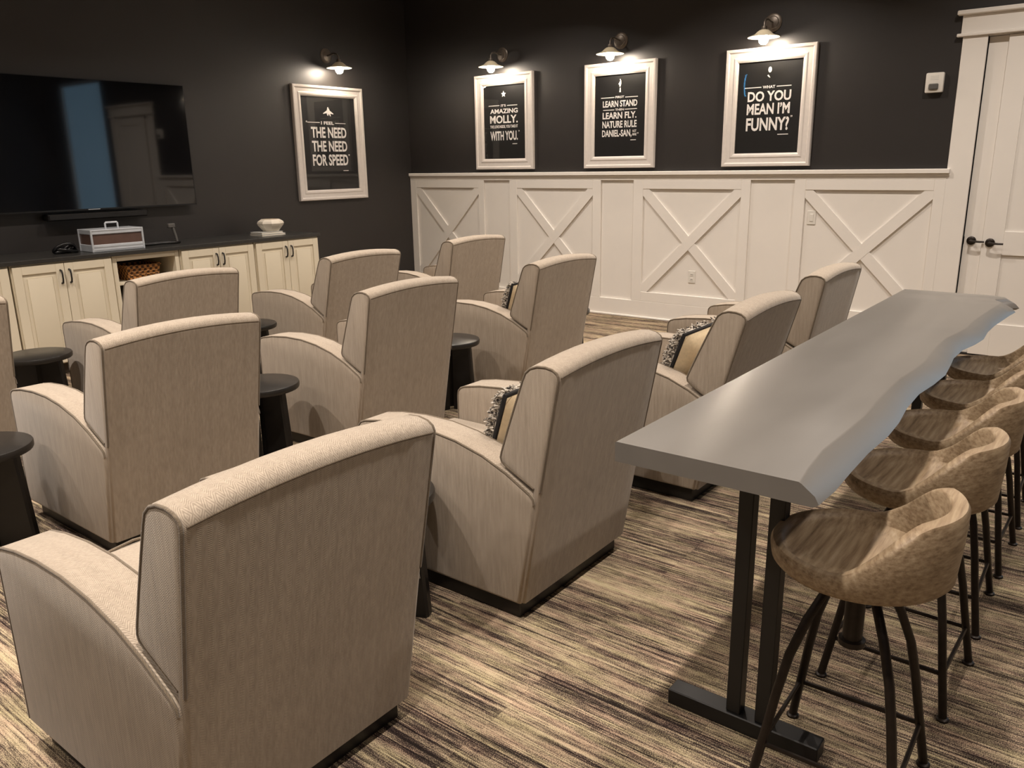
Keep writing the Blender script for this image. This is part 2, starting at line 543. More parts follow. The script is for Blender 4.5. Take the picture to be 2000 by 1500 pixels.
# ---- door, casing
cas = struct(box('trim_2', -0.024, 0.0, -5.992, -5.826, 0.0, 2.395, 'white_paint', None, 0.003))
box('casing_leg', -0.024, 0.0, -7.18, -7.02, 0.0, 2.395, 'white_paint', cas, 0.003)
box('casing_header', -0.028, 0.0, -7.20, -5.81, 2.418, 2.545, 'white_paint', cas, 0.003)
box('casing_fillet', -0.045, 0.0, -7.22, -5.785, 2.395, 2.418, 'white_paint', cas, 0.004)
box('casing_crown', -0.058, 0.0, -7.24, -5.775, 2.545, 2.578, 'white_paint', cas, 0.006)
box('jamb', 0.0, 0.1, -5.992, -5.985, 0.0, 2.395, 'white_paint', cas)
box('jamb', 0.0, 0.1, -7.02, -7.027, 0.0, 2.395, 'white_paint', cas)
box('jamb', 0.0, 0.1, -7.02, -5.992, 2.388, 2.395, 'white_paint', cas)

def lever(parent, x, y, z):
    v, f = latheg([(0.033, 0), (0.033, 0.006), (0.026, 0.012), (0.012, 0.014), (0.010, 0.045), (0.008, 0.05)], 20)
    v = [(x - p[2], y + p[0], z + p[1]) for p in v]
    a = merge((v, f), tubeg([(x - 0.043, y + 0.006, z), (x - 0.048, y - 0.02, z - 0.002), (x - 0.05, y - 0.06, z - 0.004), (x - 0.046, y - 0.095, z - 0.004)], [0.009, 0.009, 0.008, 0.007], 8))
    return mesh('lever_handle', a[0], a[1], 'bronze_metal', parent, 40)
d1 = struct(box('door_1', 0.022, 0.06, -6.124, -5.996, 0.012, 2.385, 'white_paint', None, 0.002))
lever(d1, 0.022, -6.050, 0.900)
box('latch_plate', 0.0215, 0.024, -6.000, -5.9965, 0.87, 0.93, 'bronze_metal', d1)
d2 = struct(box('door_2', 0.004, 0.04, -7.015, -6.128, 0.012, 2.385, 'white_paint', None, 0.002))
px = -0.010
def dboard(n, y0, y1, z0, z1):
    return box(n, px, 0.004, y0, y1, z0, z1, 'white_paint', d2, 0.002)
dboard('door_stile', -6.270, -6.128, 0.012, 2.385)
dboard('door_stile', -7.015, -6.880, 0.012, 2.385)
dboard('door_rail', -6.880, -6.270, 0.012, 0.267)
dboard('door_rail', -6.880, -6.270, 0.800, 0.980)
dboard('door_rail', -6.880, -6.270, 2.255, 2.385)
lever(d2, px, -6.183, 0.892)
box('door_gap_shade', -0.008, 0.05, -7.015, -5.998, 0.002, 0.012, 'gap_shade_dark', d2)  # dark strip standing in for the shaded gap below both leaves

# ------------------------------------------------------------------ recliner chairs
WB, WA = 0.345, 0.356
BACK = [(0.0, 0.07), (-0.073, 0.50), (-0.144, 0.880), (-0.146, 0.896), (-0.140, 0.910), (-0.122, 0.921), (-0.095, 0.926), (-0.062, 0.924),
        (-0.034, 0.914), (-0.014, 0.896), (-0.002, 0.868), (0.030, 0.780), (0.062, 0.690), (0.088, 0.612), (0.093, 0.590), (0.088, 0.574),
        (0.068, 0.560), (-0.042, 0.506), (0.030, 0.07)]
ARM = [(0.012, 0.07), (-0.055, 0.455), (-0.052, 0.476), (-0.036, 0.492), (0.06, 0.545), (0.16, 0.586), (0.28, 0.616), (0.40, 0.631), (0.53, 0.632),
       (0.65, 0.622), (0.735, 0.607), (0.758, 0.598), (0.772, 0.582), (0.776, 0.56), (0.776, 0.07)]
PIV = (0.03, 0.40)
def chair_mesh(recline):
    cd, sd = math.cos(recline), math.sin(recline)
    def wb(x, y, z):
        k = max(0.0, min(1.0, (z - 0.72) / 0.18))
        z += 0.022 * k * (1 - (x / WB) ** 2)
        if recline:
            a, b = y - PIV[0], z - PIV[1]
            s = max(0.0, min(1.0, (z - 0.30) / 0.25))
            c_, s_ = math.cos(recline * s), math.sin(recline * s)
            y, z = PIV[0] + a * c_ - b * s_, PIV[1] + a * s_ + b * c_
        return y, z
    return wb

def make_chair(recline=0.0):
    root = empty('recliner_chair')
    wb = chair_mesh(recline)
    box('plinth', -0.325, 0.325, 0.03, 0.735, 0.0, 0.078, 'black_wood', root, 0.004)
    box('front_panel', -0.222, 0.222, 0.05, 0.768, 0.07, 0.33, 'fabric_beige', root, 0.012)
    v, f = boxg(-0.222, 0.222, 0.0, 0.792, 0.315, 0.462, 0.03)
    v = [(x, y, z + (0.018 * max(0, 1 - (x / 0.22) ** 2) if z > 0.42 else 0)) for x, y, z in v]
    seat = mesh('seat_cushion', v, f, 'fabric_beige', root, 60)
    mesh('piping', *tubeg([(-0.215, 0.775, 0.452), (0.0, 0.778, 0.472), (0.215, 0.775, 0.452)], 0.0045, 6), 'fabric_piping', seat, 80)
    for s in (-1, 1):
        x0, x1 = (WA - 0.132, WA) if s > 0 else (-WA, -WA + 0.132)
        v, f = extrude_x(ARM, x0, x1, 0.012)
        arm = mesh('arm', v, f, 'fabric_beige', root, 50)
        for xe, sg in ((x1, -1), (x0, 1)):
            pts = [(xe + sg * 0.0035, y, z) for (y, z) in inset(ARM, 0.0035)[1:14]] + [(xe + sg * 0.0035, 0.7725, 0.30), (xe + sg * 0.0035, 0.7725, 0.08)]
            mesh('piping', *tubeg(pts, 0.0042, 6), 'fabric_piping', arm, 80)
    v, f = extrude_x(BACK, -WB, WB, 0.012, 8, wb)
    back = mesh('back', v, f, 'fabric_beige', root, 50)
    for s in (-1, 1):
        x = s * (WB - 0.0035)
        ins = inset(BACK, 0.0035)
        pts = []
        for (y, z) in ins[1:18]:
            y, z = wb(x, y, z); pts.append((x, y, z))
        pts += [(x, -0.03, 0.30), (x, 0.003, 0.08)] if False else []
        mesh('piping', *tubeg(pts, 0.0045, 6), 'fabric_piping', back, 80)
    pts = []
    for i in range(13):
        x = -WB + 0.012 + (2 * WB - 0.024) * i / 12
        y, z = wb(x, -0.1455, 0.893); pts.append((x, y, z))
    mesh('top_seam', *tubeg(pts, 0.003, 6), 'fabric_piping', back, 80)
    # inside back cushion between the arms
    IB = [(0.02, 0.44), (-0.01, 0.55), (0.05, 0.60), (0.105, 0.58), (0.125, 0.52), (0.13, 0.45)]
    mesh('lumbar_cushion', *extrude_x(IB, -0.22, 0.22, 0.015), 'fabric_beige', root, 60)
    return root

CH = [  # x, y, rot, recline, label
    (-6.184, -5.655, 0.006, 'big', 'beige herringbone recliner in the back row, standing farthest from the white panelled wall'),
    (-4.909, -5.617, 0.008, 'b', 'beige recliner beside the end of the grey slab table away from the door'),
    (-3.639, -5.663, 0.0, 'c', 'beige recliner with its back tilted furthest, beside the middle of the slab table'),
    (-2.437, -5.655, 0.0, 'd', 'beige recliner beside the slab table end nearest the white double door'),
    (-5.513, -3.997, -0.006, 'e', 'beige recliner in the middle row, farthest from the white panelled wall'),
    (-4.169, -3.961, 0.020, 'f', 'beige recliner in the centre of the middle row between two black side tables'),
    (-2.785, -4.008, 0.015, 'g', 'beige recliner in the middle row, nearest the white panelled wall'),
    (-5.935, -2.480, 0.02, 'h', 'beige recliner in the front row, farthest from the white panelled wall'),
    (-4.586, -2.479, 0.040, 'i', 'beige recliner in the front row standing before the open basket shelf'),
    (-3.180, -2.470, 0.010, 'j', 'beige recliner in the front row standing before the cabinet that holds the white bowl'),
    (-1.869, -2.480, -0.012, 'k', 'beige recliner in the front row, nearest the white panelled wall'),
]
proto = make_chair(0.0)
proto_c = None
for i, (x, y, rz, key, lab) in enumerate(CH):
    if key == 'c':
        o = make_chair(0.08)
    elif key == 'j':
        o = make_chair(0.06)
    else:
        o = proto if i == 0 else copy_tree(proto)
    o.location = (x, y, 0); o.rotation_euler = (0, 0, rz)
    tag(o, lab, 'chair', 'recliners in three rows facing the television')

# ------------------------------------------------------------------ throw pillows
def make_pillow():
    root = empty('throw_pillow')
    n, m = 14, 9
    W_, H_, D_ = 0.42, 0.27, 0.075
    def surf(sgn, u, v):
        b = max(0.0, (1 - abs(u) ** 2.6)) ** 0.6 * max(0.0, (1 - abs(v) ** 2.6)) ** 0.6
        return (u * W_ / 2, sgn * (0.008 + D_ * b), v * H_ / 2)
    for sgn, nm, mt in ((1, 'front_cover', 'pillow_tweed'), (-1, 'back_cover', 'pillow_cream')):
        V = [surf(sgn, -1 + 2 * i / n, -1 + 2 * j / m) for i in range(n + 1) for j in range(m + 1)]
        F = [(i * (m + 1) + j, (i + 1) * (m + 1) + j, (i + 1) * (m + 1) + j + 1, i * (m + 1) + j + 1) for i in range(n) for j in range(m)]
        mesh(nm, V, F, mt, root, 180)
    # dark fringed border
    pts = [(-W_ / 2, 0, -H_ / 2), (W_ / 2, 0, -H_ / 2), (W_ / 2, 0, H_ / 2), (-W_ / 2, 0, H_ / 2)]
    mesh('border', *tubeg(pts, 0.010, 8, True), 'pillow_black', root, 60)
    V, F = [], []
    rr = random.Random(3)
    for k in range(420):
        uu, vv = rr.uniform(-1, 1), rr.uniform(-1, 1)
        if rr.random() < 0.4: uu = math.copysign(rr.uniform(.9, 1), uu)
        p = Vector(surf(1, uu, vv))
        d = (Vector((uu * .5, 0.5, vv * .5)) + Vector((rr.uniform(-.5, .5), rr.uniform(-.3, .6), rr.uniform(-.8, .3)))).normalized()
        L = rr.uniform(0.018, 0.034)
        V, F = merge((V, F), tubeg([p, p + d * L * 0.6, p + d * L + Vector((0, 0, -0.006))], [0.0045, 0.004, 0.0015], 4))
    fr = mesh('fringe', V, F, 'pillow_tweed', root); fr['kind'] = 'stuff'
    return root
pil = make_pillow()
def place_pillow(o, cx, cy, crz, lx, ly, lz, tilt, rz, lab):
    c, s = math.cos(crz), math.sin(crz)
    o.location = (cx + c * lx - s * ly, cy + s * lx + c * ly, lz)
    o.rotation_euler = (tilt, 0, crz + rz)
    tag(o, lab, 'pillow', 'tweed throw pillows on the recliners')
place_pillow(pil, CH[1][0], CH[1][1], CH[1][2], -0.012, 0.200, 0.632, 0.30, 0.0, 'black tweed pillow with cream back on the recliner nearest the slab table end')
place_pillow(copy_tree(pil), CH[2][0], CH[2][1], CH[2][2], -0.012, 0.200, 0.632, 0.34, 0.0, 'black tweed pillow with cream back on the most tilted recliner')
place_pillow(copy_tree(pil), CH[6][0], CH[6][1], CH[6][2], -0.012, 0.200, 0.632, 0.30, 0.0, 'black tweed pillow peeking out on the middle row recliner nearest the panelled wall')

# ------------------------------------------------------------------ round side tables
def make_side_table():
    root = empty('side_table')
    mesh('table_top', *latheg([(0.185, 0.425), (0.195, 0.429), (0.198, 0.436), (0.198, 0.452), (0.195, 0.458), (0.188, 0.460)], 40), 'table_ebony', root, 40)
    for k in range(3):
        # radial slab legs, wider at the foot
        a = math.radians(-30 + 120 * k)
        c, s = math.cos(a), math.sin(a)
        V = []
        for (z, r0, r1, hw) in ((0.0, 0.030, 0.172, 0.027), (0.20, 0.030, 0.160, 0.026), (0.428, 0.030, 0.146, 0.025)):
            ring = [(r0, -hw), (r1 - .008, -hw), (r1, -hw * .6), (r1, hw * .6), (r1 - .008, hw), (r0, hw)]
            V += [(c * r - s * w, s * r + c * w, z) for r, w in ring]
        F = [tuple(range(6)), tuple(range(12, 18))]
        for i in range(2):
            F += [(i * 6 + k2, i * 6 + (k2 + 1) % 6, (i + 1) * 6 + (k2 + 1) % 6, (i + 1) * 6 + k2) for k2 in range(6)]
        mesh('leg', V, F, 'black_wood', root, 35)
    return root
ST = [
    (-5.208, -1.860, 'round black side table in the front row standing before the cream cabinet doors'),
    (-3.880, -2.120, 'round black side table in the front row between the basket-shelf recliner and its neighbour'),
    (-4.835, -3.600, 'round black side table between the two middle row recliners farthest from the panelled wall'),
    (-3.475, -3.690, 'round black side table between the two middle row recliners nearest the panelled wall'),
    (-6.110, -3.490, 'round black side table at the end of the middle row farthest from the panelled wall'),
    (-2.165, -3.690, 'round black side table standing alone between the middle row and the panelled wall'),
    (-5.478, -5.165, 'round black side table in the back row beside the recliner at the near table end'),
    (-4.275, -5.170, 'round black side table in the back row half hidden under the grey slab table'),
]
stp = make_side_table()
for i, (x, y, lab) in enumerate(ST):
    o = stp if i == 0 else copy_tree(stp)
    o.location = (x, y, 0); o.rotation_euler = (0, 0, [-0.37, -0.62, -0.80, -0.70, -0.28, -0.9, -0.60, -0.6][i])
    tag(o, lab, 'side table', 'round black side tables between the recliners')

# ------------------------------------------------------------------ live-edge counter table
TZ, TB = 0.912, 0.864
tab = empty('slab_table', (0, 0, 0))
tag(tab, 'long grey live-edge slab table on black metal legs behind the back row', 'table')
xs = [-5.692, -5.60, -5.475, -5.33, -5.174, -5.05, -4.90, -4.735, -4.60, -4.459, -4.33, -4.20, -4.05, -3.93, -3.81, -3.66, -3.50, -3.344, -3.22, -3.12, -3.08, -3.05, -3.00, -2.965, -2.940]
ys = [-6.653, -6.640, -6.630, -6.634, -6.637, -6.629, -6.622, -6.620, -6.629, -6.632, -6.624, -6.617, -6.617, -6.634, -6.643, -6.640, -6.646, -6.653, -6.662, -6.668, -6.640, -6.632, -6.668, -6.660, -6.618]
yb = [-6.690, -6.694, -6.690, -6.688, -6.694, -6.690, -6.676, -6.672, -6.684, -6.690, -6.680, -6.668, -6.670, -6.690, -6.700, -6.692, -6.694, -6.704, -6.712, -6.722, -6.690, -6.668, -6.722, -6.712, -6.648]
V, F = [], []
YBACK = -6.225
for x, y, y2 in zip(xs, ys, yb):
    V += [(x, YBACK, TB), (x, YBACK, TZ - 0.002), (x, YBACK - 0.003, TZ), (x, y + 0.006, TZ), (x, y, TZ - 0.003), (x, y * 0.35 + y2 * 0.65 - 0.004, (TZ + TB) / 2), (x, y2, TB + 0.008), (x, y2 + 0.012, TB)]
k = 8
for i in range(len(xs) - 1):
    F += [(i * k + j, i * k + (j + 1) % k, (i + 1) * k + (j + 1) % k, (i + 1) * k + j) for j in range(k)]
F += [tuple(range(k)), tuple((len(xs) - 1) * k + j for j in range(k))]
mesh('slab_top', V, F, 'slab_grey', tab, 28)
for bx in (-5.315, -3.290):
    box('foot_bar', bx - 0.03, bx + 0.03, -6.645, -6.215, 0.0, 0.048, 'black_metal', tab, 0.003)
    for by in (-6.408, -6.490):
        box('post', bx - 0.02, bx + 0.02, by - 0.02, by + 0.02, 0.048, TB - 0.008, 'black_metal', tab, 0.002)
    box('top_plate', bx - 0.04, bx + 0.04, -6.62, -6.27, TB - 0.008, TB, 'black_metal', tab, 0.001)

# ------------------------------------------------------------------ bar stools
def make_stool():
    root = empty('bar_stool')
    N = 64
    def rim(a):  # a: 0 at the back (-y), pi at the front
        t = min(1.0, max(0.0, (math.radians(98) - abs(a)) / math.radians(62)))
        s = 0.90 * t * t * (3 - 2 * t) + 0.10 * max(0.0, math.cos(a))
        return 0.655 + 0.136 * s
    V, F = [], []
    rings = 12
    for j in range(rings):
        for k in range(N):
            a = 2 * PI * k / N
            aa = a if a <= PI else a - 2 * PI
            zr = rim(aa); hb = (zr - 0.655) / 0.136
            R = 0.205
            th = 0.028 + 0.006 * hb
            r, z = [(0.02, 0.598), (0.165, 0.598), (0.190, 0.602), (0.201, 0.614), (R + 0.004 * hb, 0.5 * (0.62 + zr) ), (R + 0.006 * hb, zr - 0.010), (R - 0.005 + 0.005 * hb, zr),
                    (R - th + 0.006, zr), (R - th, zr - 0.008), (R - th - 0.012, 0.640), (0.11, 0.632), (0.02, 0.630)][j]
            if j == 9: z = min(0.641, zr - 0.008)
            ex = 1.02
            V.append((r * math.sin(a) * ex, -r * math.cos(a), z))
    for j in range(rings - 1):
        for k in range(N):
            l = (k + 1) % N
            F.append((j * N + k, j * N + l, (j + 1) * N + l, (j + 1) * N + k))
    F += [tuple(range(N)), tuple((rings - 1) * N + k for k in range(N))]
    mesh('seat', V, F, 'seat_wood', root, 55)
    mesh('swivel_screw', *latheg([(0.050, 0.599), (0.050, 0.590), (0.023, 0.586), (0.023, 0.405), (0.031, 0.402), (0.031, 0.388), (0.024, 0.384)], 18), 'bronze_metal', root, 40)
    for sx in (-1, 1):
        for sy in (-1, 1):
            d = Vector((sx, sy, 0)).normalized()
            pts = [d * 0.035 + Vector((0, 0, 0.592)), d * 0.075 + Vector((0, 0, 0.545)), d * 0.122 + Vector((0, 0, 0.465)), d * 0.160 + Vector((0, 0, 0.375)), d * 0.185 + Vector((0, 0, 0.275)),
                   d * 0.204 + Vector((0, 0, 0.18)), d * 0.240 + Vector((0, 0, 0.008))]
            leg = mesh('leg', *tubeg(pts, 0.0115, 8), 'bronze_metal', root, 60)
            v, f = latheg([(0.017, 0.0), (0.017, 0.006), (0.012, 0.010)], 12, (d.x * 0.240, d.y * 0.240, 0))
            mesh('foot_cap', v, f, 'bronze_metal', leg, 40)
    q = 0.215 / math.sqrt(2)
    cs = [(-q, -q), (q, -q), (q, q), (-q, q)]
    for k2 in range(4):
        a, b = cs[k2], cs[(k2 + 1) % 4]
        mesh('stretcher', *tubeg([(a[0], a[1], 0.13), (b[0], b[1], 0.13)], 0.006, 6), 'bronze_metal', root, 60)
    return root
SX = [-5.350, -4.780, -4.275, -3.770, -3.255]
SL = ['wooden bucket-seat bar stool at the slab table end farthest from the door',
      'wooden bucket-seat bar stool next to the stool farthest from the door',
      'wooden bucket-seat bar stool at the middle of the row of five along the slab table',
      'wooden bucket-seat bar stool second from the white door along the slab table',
      'wooden bucket-seat bar stool closest to the white door at the slab table']
sp = make_stool()
for i, x in enumerate(SX):
    o = sp if i == 0 else copy_tree(sp)
    o.location = (x, -6.700 - 0.006 * (i % 2), 0.0)
    o.rotation_euler = (0, 0, [0.02, -0.03, 0.02, -0.02, 0.03][i])
    tag(o, SL[i], 'stool', 'bar stools along the grey slab table')

# ------------------------------------------------------------------ media cabinets
CT = 0.872
FY = -0.600
def bar_handle(parent, x, y, z0, z1):
    mesh('pull_handle', *tubeg([(x, y + 0.002, z1), (x, y - 0.018, z1 - 0.004), (x, y - 0.026, z1 - 0.03), (x, y - 0.026, z0 + 0.03), (x, y - 0.018, z0 + 0.004), (x, y + 0.002, z0)],
                               [0.008, 0.007, 0.006, 0.006, 0.007, 0.008], 8), 'black_metal', parent, 50)
def door_unit(x0, x1, lab):
    root = empty('base_cabinet', ((x0 + x1) / 2, FY / 2, 0))
    tag(root, lab, 'cabinet', 'cream cabinets under the television')
    ox, oy = root.location.x, root.location.y
    def b(n, a0, a1, c0, c1, e0, e1, m, p=root, bv=0.0):
        return box(n, a0 - ox, a1 - ox, c0 - oy, c1 - oy, e0, e1, m, p, bv)
    g = 0.003
    b('carcass', x0 + g, x1 - g, FY, -0.004, 0.09, CT, 'cabinet_cream', bv=0.002)
    b('toe_kick', x0 + g, x1 - g, FY + 0.06, -0.01, 0.0, 0.09, 'interior_dark')
    mid = (x0 + x1) / 2
    for (a, c, hs) in ((x0 + 0.012, mid - 0.002, 1), (mid + 0.002, x1 - 0.012, -1)):
        dr = b('door', a, c, FY - 0.012, FY, 0.10, CT - 0.012, 'cabinet_cream')
        w = 0.062
        for (q0, q1, r0, r1) in ((a, a + w, 0.10, CT - 0.012), (c - w, c, 0.10, CT - 0.012), (a + w, c - w, 0.10, 0.10 + w), (a + w, c - w, CT - 0.012 - w, CT - 0.012)):
            box('door_frame', q0 - ox, q1 - ox, FY - 0.022 - oy, FY - 0.012 - oy, r0, r1, 'cabinet_cream', dr, 0.002)
        e = w + 0.030
        box('raised_panel', a + e - ox, c - e - ox, FY - 0.019 - oy, FY - 0.012 - oy, 0.10 + e, CT - 0.012 - e, 'cabinet_cream', dr, 0.0065)
        hx = (c - 0.030) if hs > 0 else (a + 0.030)
        bar_handle(dr, hx - ox, FY - 0.022 - oy, 0.708, 0.808)
    return root
door_unit(-5.570, -4.812, 'cream two-door cabinet at the end of the media unit away from the panelled wall')
door_unit(-4.808, -4.052, 'cream two-door cabinet between the end cabinet and the open basket shelf')
door_unit(-3.468, -2.727, 'cream two-door cabinet between the open basket shelf and the bowl cabinet')
door_unit(-2.723, -1.980, 'cream two-door cabinet under the white bowl at the end toward the panelled wall')
su = empty('shelf_unit', (-3.76, -0.3, 0))
tag(su, 'cream open shelf unit holding a woven basket between the cabinets', 'shelf')
def sb(n, a0, a1, c0, c1, e0, e1, m, bv=0.0):
    return box(n, a0 + 3.76, a1 + 3.76, c0 + 0.3, c1 + 0.3, e0, e1, m, su, bv)
sb('side_panel', -4.048, -4.012, FY, -0.004, 0.0, CT, 'cabinet_cream', 0.002)
sb('side_panel', -3.508, -3.472, FY, -0.004, 0.0, CT, 'cabinet_cream', 0.002)
sb('top_rail', -4.012, -3.508, FY, -0.02, 0.826, CT, 'cabinet_cream', 0.002)
sb('shelf', -4.012, -3.508, FY + 0.01, -0.02, 0.630, 0.652, 'cabinet_cream', 0.002)
sb('shelf', -4.012, -3.508, FY + 0.01, -0.02, 0.350, 0.372, 'cabinet_cream', 0.002)
sb('shelf', -4.012, -3.508, FY + 0.01, -0.02, 0.080, 0.102, 'cabinet_cream', 0.002)
sb('back_panel', -4.012, -3.508, -0.02, -0.006, 0.0, CT, 'interior_dark')
ct = tag(box('countertop', -5.60, -1.962, -0.632, -0.002, CT, 0.905, 'countertop_stone', None, 0.004), 'long black stone countertop over the cream cabinets', 'countertop')

# basket in the open shelf
bk = empty('woven_basket', (-3.768, -0.40, 0.652))
tag(bk, 'brown woven basket inside the open shelf unit', 'basket')
V, F = [], []
n = 4
secs = [(0.128, 0.135, 0.0), (0.142, 0.15, 0.10), (0.146, 0.154, 0.118), (0.138, 0.146, 0.118), (0.125, 0.13, 0.02)]
for (a, b_, z) in secs:
    V += [(-a, -b_, z), (a, -b_, z), (a, b_, z), (-a, b_, z)]
for i in range(len(secs) - 1):
    F += [(i * 4 + j, i * 4 + (j + 1) % 4, (i + 1) * 4 + (j + 1) % 4, (i + 1) * 4 + j) for j in range(4)]
F += [(0, 1, 2, 3), (16, 17, 18, 19)]
mesh('basket_body', V, F, 'basket_weave', bk)
mesh('rim', *tubeg([(-0.146, -0.154, 0.119), (0.146, -0.154, 0.119), (0.146, 0.154, 0.119), (-0.146, 0.154, 0.119)], 0.008, 8, True), 'basket_weave', bk, 60)
for k3 in range(4):
    z = 0.018 + 0.026 * k3
    s_ = 0.131 + 0.0135 * k3 / 3.9 * 1.0
    mesh('weave_strand', *tubeg([(x, -(0.1385 + 0.0040 * k3) + 0.004 * math.sin(9 * PI * (x + 0.13) / 0.26 + k3 * PI), z) for x in [-0.128 + 0.256 * q / 36 for q in range(37)]], 0.0075, 6), 'basket_weave', bk, 60)

# bowl on books
bx_, by_ = -2.355, -0.350
for i, (w, d, z0, z1, dx, rot) in enumerate(((0.27, 0.20, 0.905, 0.922, -0.02, 0.0), (0.25, 0.18, 0.922, 0.938, -0.03, 0.03))):
    r = empty('book', (bx_ + dx, by_, z0), rot)
    tag(r, ('lower white book under the white bowl, lying on the countertop', 'upper white book directly beneath the white bowl')[i], 'book', 'white books under the bowl')
    h = z1 - z0
    box('cover', -w / 2, w / 2, -d / 2, d / 2, 0, 0.003, 'paper_white', r)
    box('cover', -w / 2, w / 2, -d / 2, d / 2, h - 0.003, h, 'paper_white', r)
    box('pages', -w / 2 + 0.004, w / 2 - 0.004, -d / 2 + 0.004, d / 2 - 0.004, 0.003, h - 0.003, 'ceramic_white', r)
bw = mesh('bowl', *latheg([(0.001, 0.0), (0.072, 0.0), (0.082, 0.012), (0.122, 0.060), (0.129, 0.078), (0.122, 0.096), (0.088, 0.116), (0.078, 0.116), (0.112, 0.092), (0.116, 0.078), (0.07, 0.02), (0.001, 0.014)], 9), 'ceramic_white', None, 20)
bw.location = (bx_ + 0.02, by_, 0.938)
tag(bw, 'white faceted bowl on two books at the countertop end', 'bowl')

# aluminium-banded carrying case
cs_ = empty('carrying_case', (-3.935, -0.415, 0.905), -0.04)
tag(cs_, 'brown carrying case with silver bands and handle on the countertop', 'case')
box('case_body', -0.205, 0.205, -0.11, 0.11, 0.0, 0.170, 'case_brown', cs_, 0.006)
for z0, z1 in ((0.0, 0.058), (0.138, 0.176)):
    band = box('metal_band', -0.210, 0.210, -0.116, 0.116, z0, z1, 'aluminium', cs_, 0.004)
    for zz in ((z0 + z1) / 2 - 0.012, (z0 + z1) / 2 + 0.012):
        box('band_rib', -0.212, 0.212, -0.119, -0.114, zz - 0.003, zz + 0.003, 'aluminium', band)
for z0, z1 in ((0.0, 0.176),):
    for sx in (-1, 1):
        for sy in (-1, 1):
            box('corner_guard', sx * 0.198, sx * 0.2135, sy * 0.104, sy * 0.1195, z0, z1, 'aluminium', cs_, 0.003)
mesh('handle', *tubeg([(-0.05, -0.03, 0.174), (-0.05, -0.03, 0.218), (-0.044, -0.03, 0.224), (0.044, -0.03, 0.224), (0.05, -0.03, 0.218), (0.05, -0.03, 0.174)], 0.0075, 8), 'aluminium', cs_, 60)

# cords on the countertop
rr = random.Random(5)
def cord(name, c, r0, turns, h, lab, rad=0.007, n=110, ax=1.0):
    pts = []
    for i in range(n):
        t = i / (n - 1); a = t * turns * 2 * PI
        r = r0 * (0.55 + 0.45 * math.sin(3.1 * t * 5 + 1.0) * 0.5 + 0.2)
        pts.append((c[0] + r * math.cos(a) * ax, c[1] + r * 0.55 * math.sin(a), c[2] + rad + h * (0.5 + 0.5 * math.sin(a * 1.37 + 0.7)) * t))
    o = mesh(name, *tubeg(pts, rad, 6), 'plastic_black', None, 60)
    return tag(o, lab, 'cable')
cord('cable_bundle', (-4.290, -0.36, 0.905), 0.075, 4.3, 0.075, 'tangled black cable bundle without a plug beside the carrying case', 0.012, ax=1.25)
ca = empty('charging_cable', (-3.45, -0.33, 0.905))
tag(ca, 'black cable loop with an upright grey plug on the countertop', 'cable')
mesh('cable_loop', *tubeg([(-0.24, -0.01, 0.010), (-0.15, -0.06, 0.012), (-0.05, -0.075, 0.016), (0.06, -0.07, 0.012), (0.135, -0.04, 0.010), (0.14, 0.0, 0.012), (0.08, 0.03, 0.012), (-0.02, 0.035, 0.015), (-0.14, 0.04, 0.012), (-0.24, 0.03, 0.010)], 0.010, 8), 'plastic_black', ca, 60)
mesh('plug_stem', *tubeg([(0.125, -0.02, 0.012), (0.122, -0.015, 0.05), (0.108, 0.0, 0.145)], [0.011, 0.011, 0.013], 8), 'plastic_grey', ca, 60)
box('plug_head', 0.062, 0.128, -0.016, 0.02, 0.135, 0.172, 'plastic_grey', ca, 0.006)

# ------------------------------------------------------------------ television + soundbar
tv = empty('television', (-3.88, -0.05, 1.74))
tag(tv, 'large flat black television mounted on the charcoal wall', 'television')
TW, TH = 0.948, 0.523
box('screen', -TW + 0.006, TW - 0.006, -0.0285, -0.020, -TH + 0.012, TH - 0.006, 'tv_screen', tv)
box('back_housing', -TW + 0.003, TW - 0.003, -0.020, 0.010, -TH + 0.003, TH - 0.003, 'plastic_black', tv, 0.003)
box('wall_mount', -0.25, 0.25, 0.010, 0.048, -0.22, 0.22, 'black_metal', tv)
for (a, b_, c_, d_) in ((-TW, TW, TH - 0.006, TH), (-TW, TW, -TH, -TH + 0.012), (-TW, -TW + 0.006, -TH, TH), (TW - 0.006, TW, -TH, TH)):
    box('bezel', a, b_, -0.030, 0.004, c_, d_, 'plastic_black', tv)
box('brand_strip', -0.05, 0.05, -0.0315, -0.030, -TH + 0.003, -TH + 0.008, 'aluminium', tv)
sbr = empty('soundbar', (-3.85, -0.058, 1.170))
tag(sbr, 'slim black soundbar on the wall just below the television', 'soundbar')
box('bar_body', -0.42, 0.42, -0.045, 0.045, -0.026, 0.026, 'plastic_black', sbr, 0.006)
box('grille', -0.41, 0.41, -0.049, -0.044, -0.02, 0.02, 'black_metal', sbr, 0.002)
box('wall_bracket', -0.2, 0.2, 0.045, 0.056, -0.015, 0.015, 'black_metal', sbr)

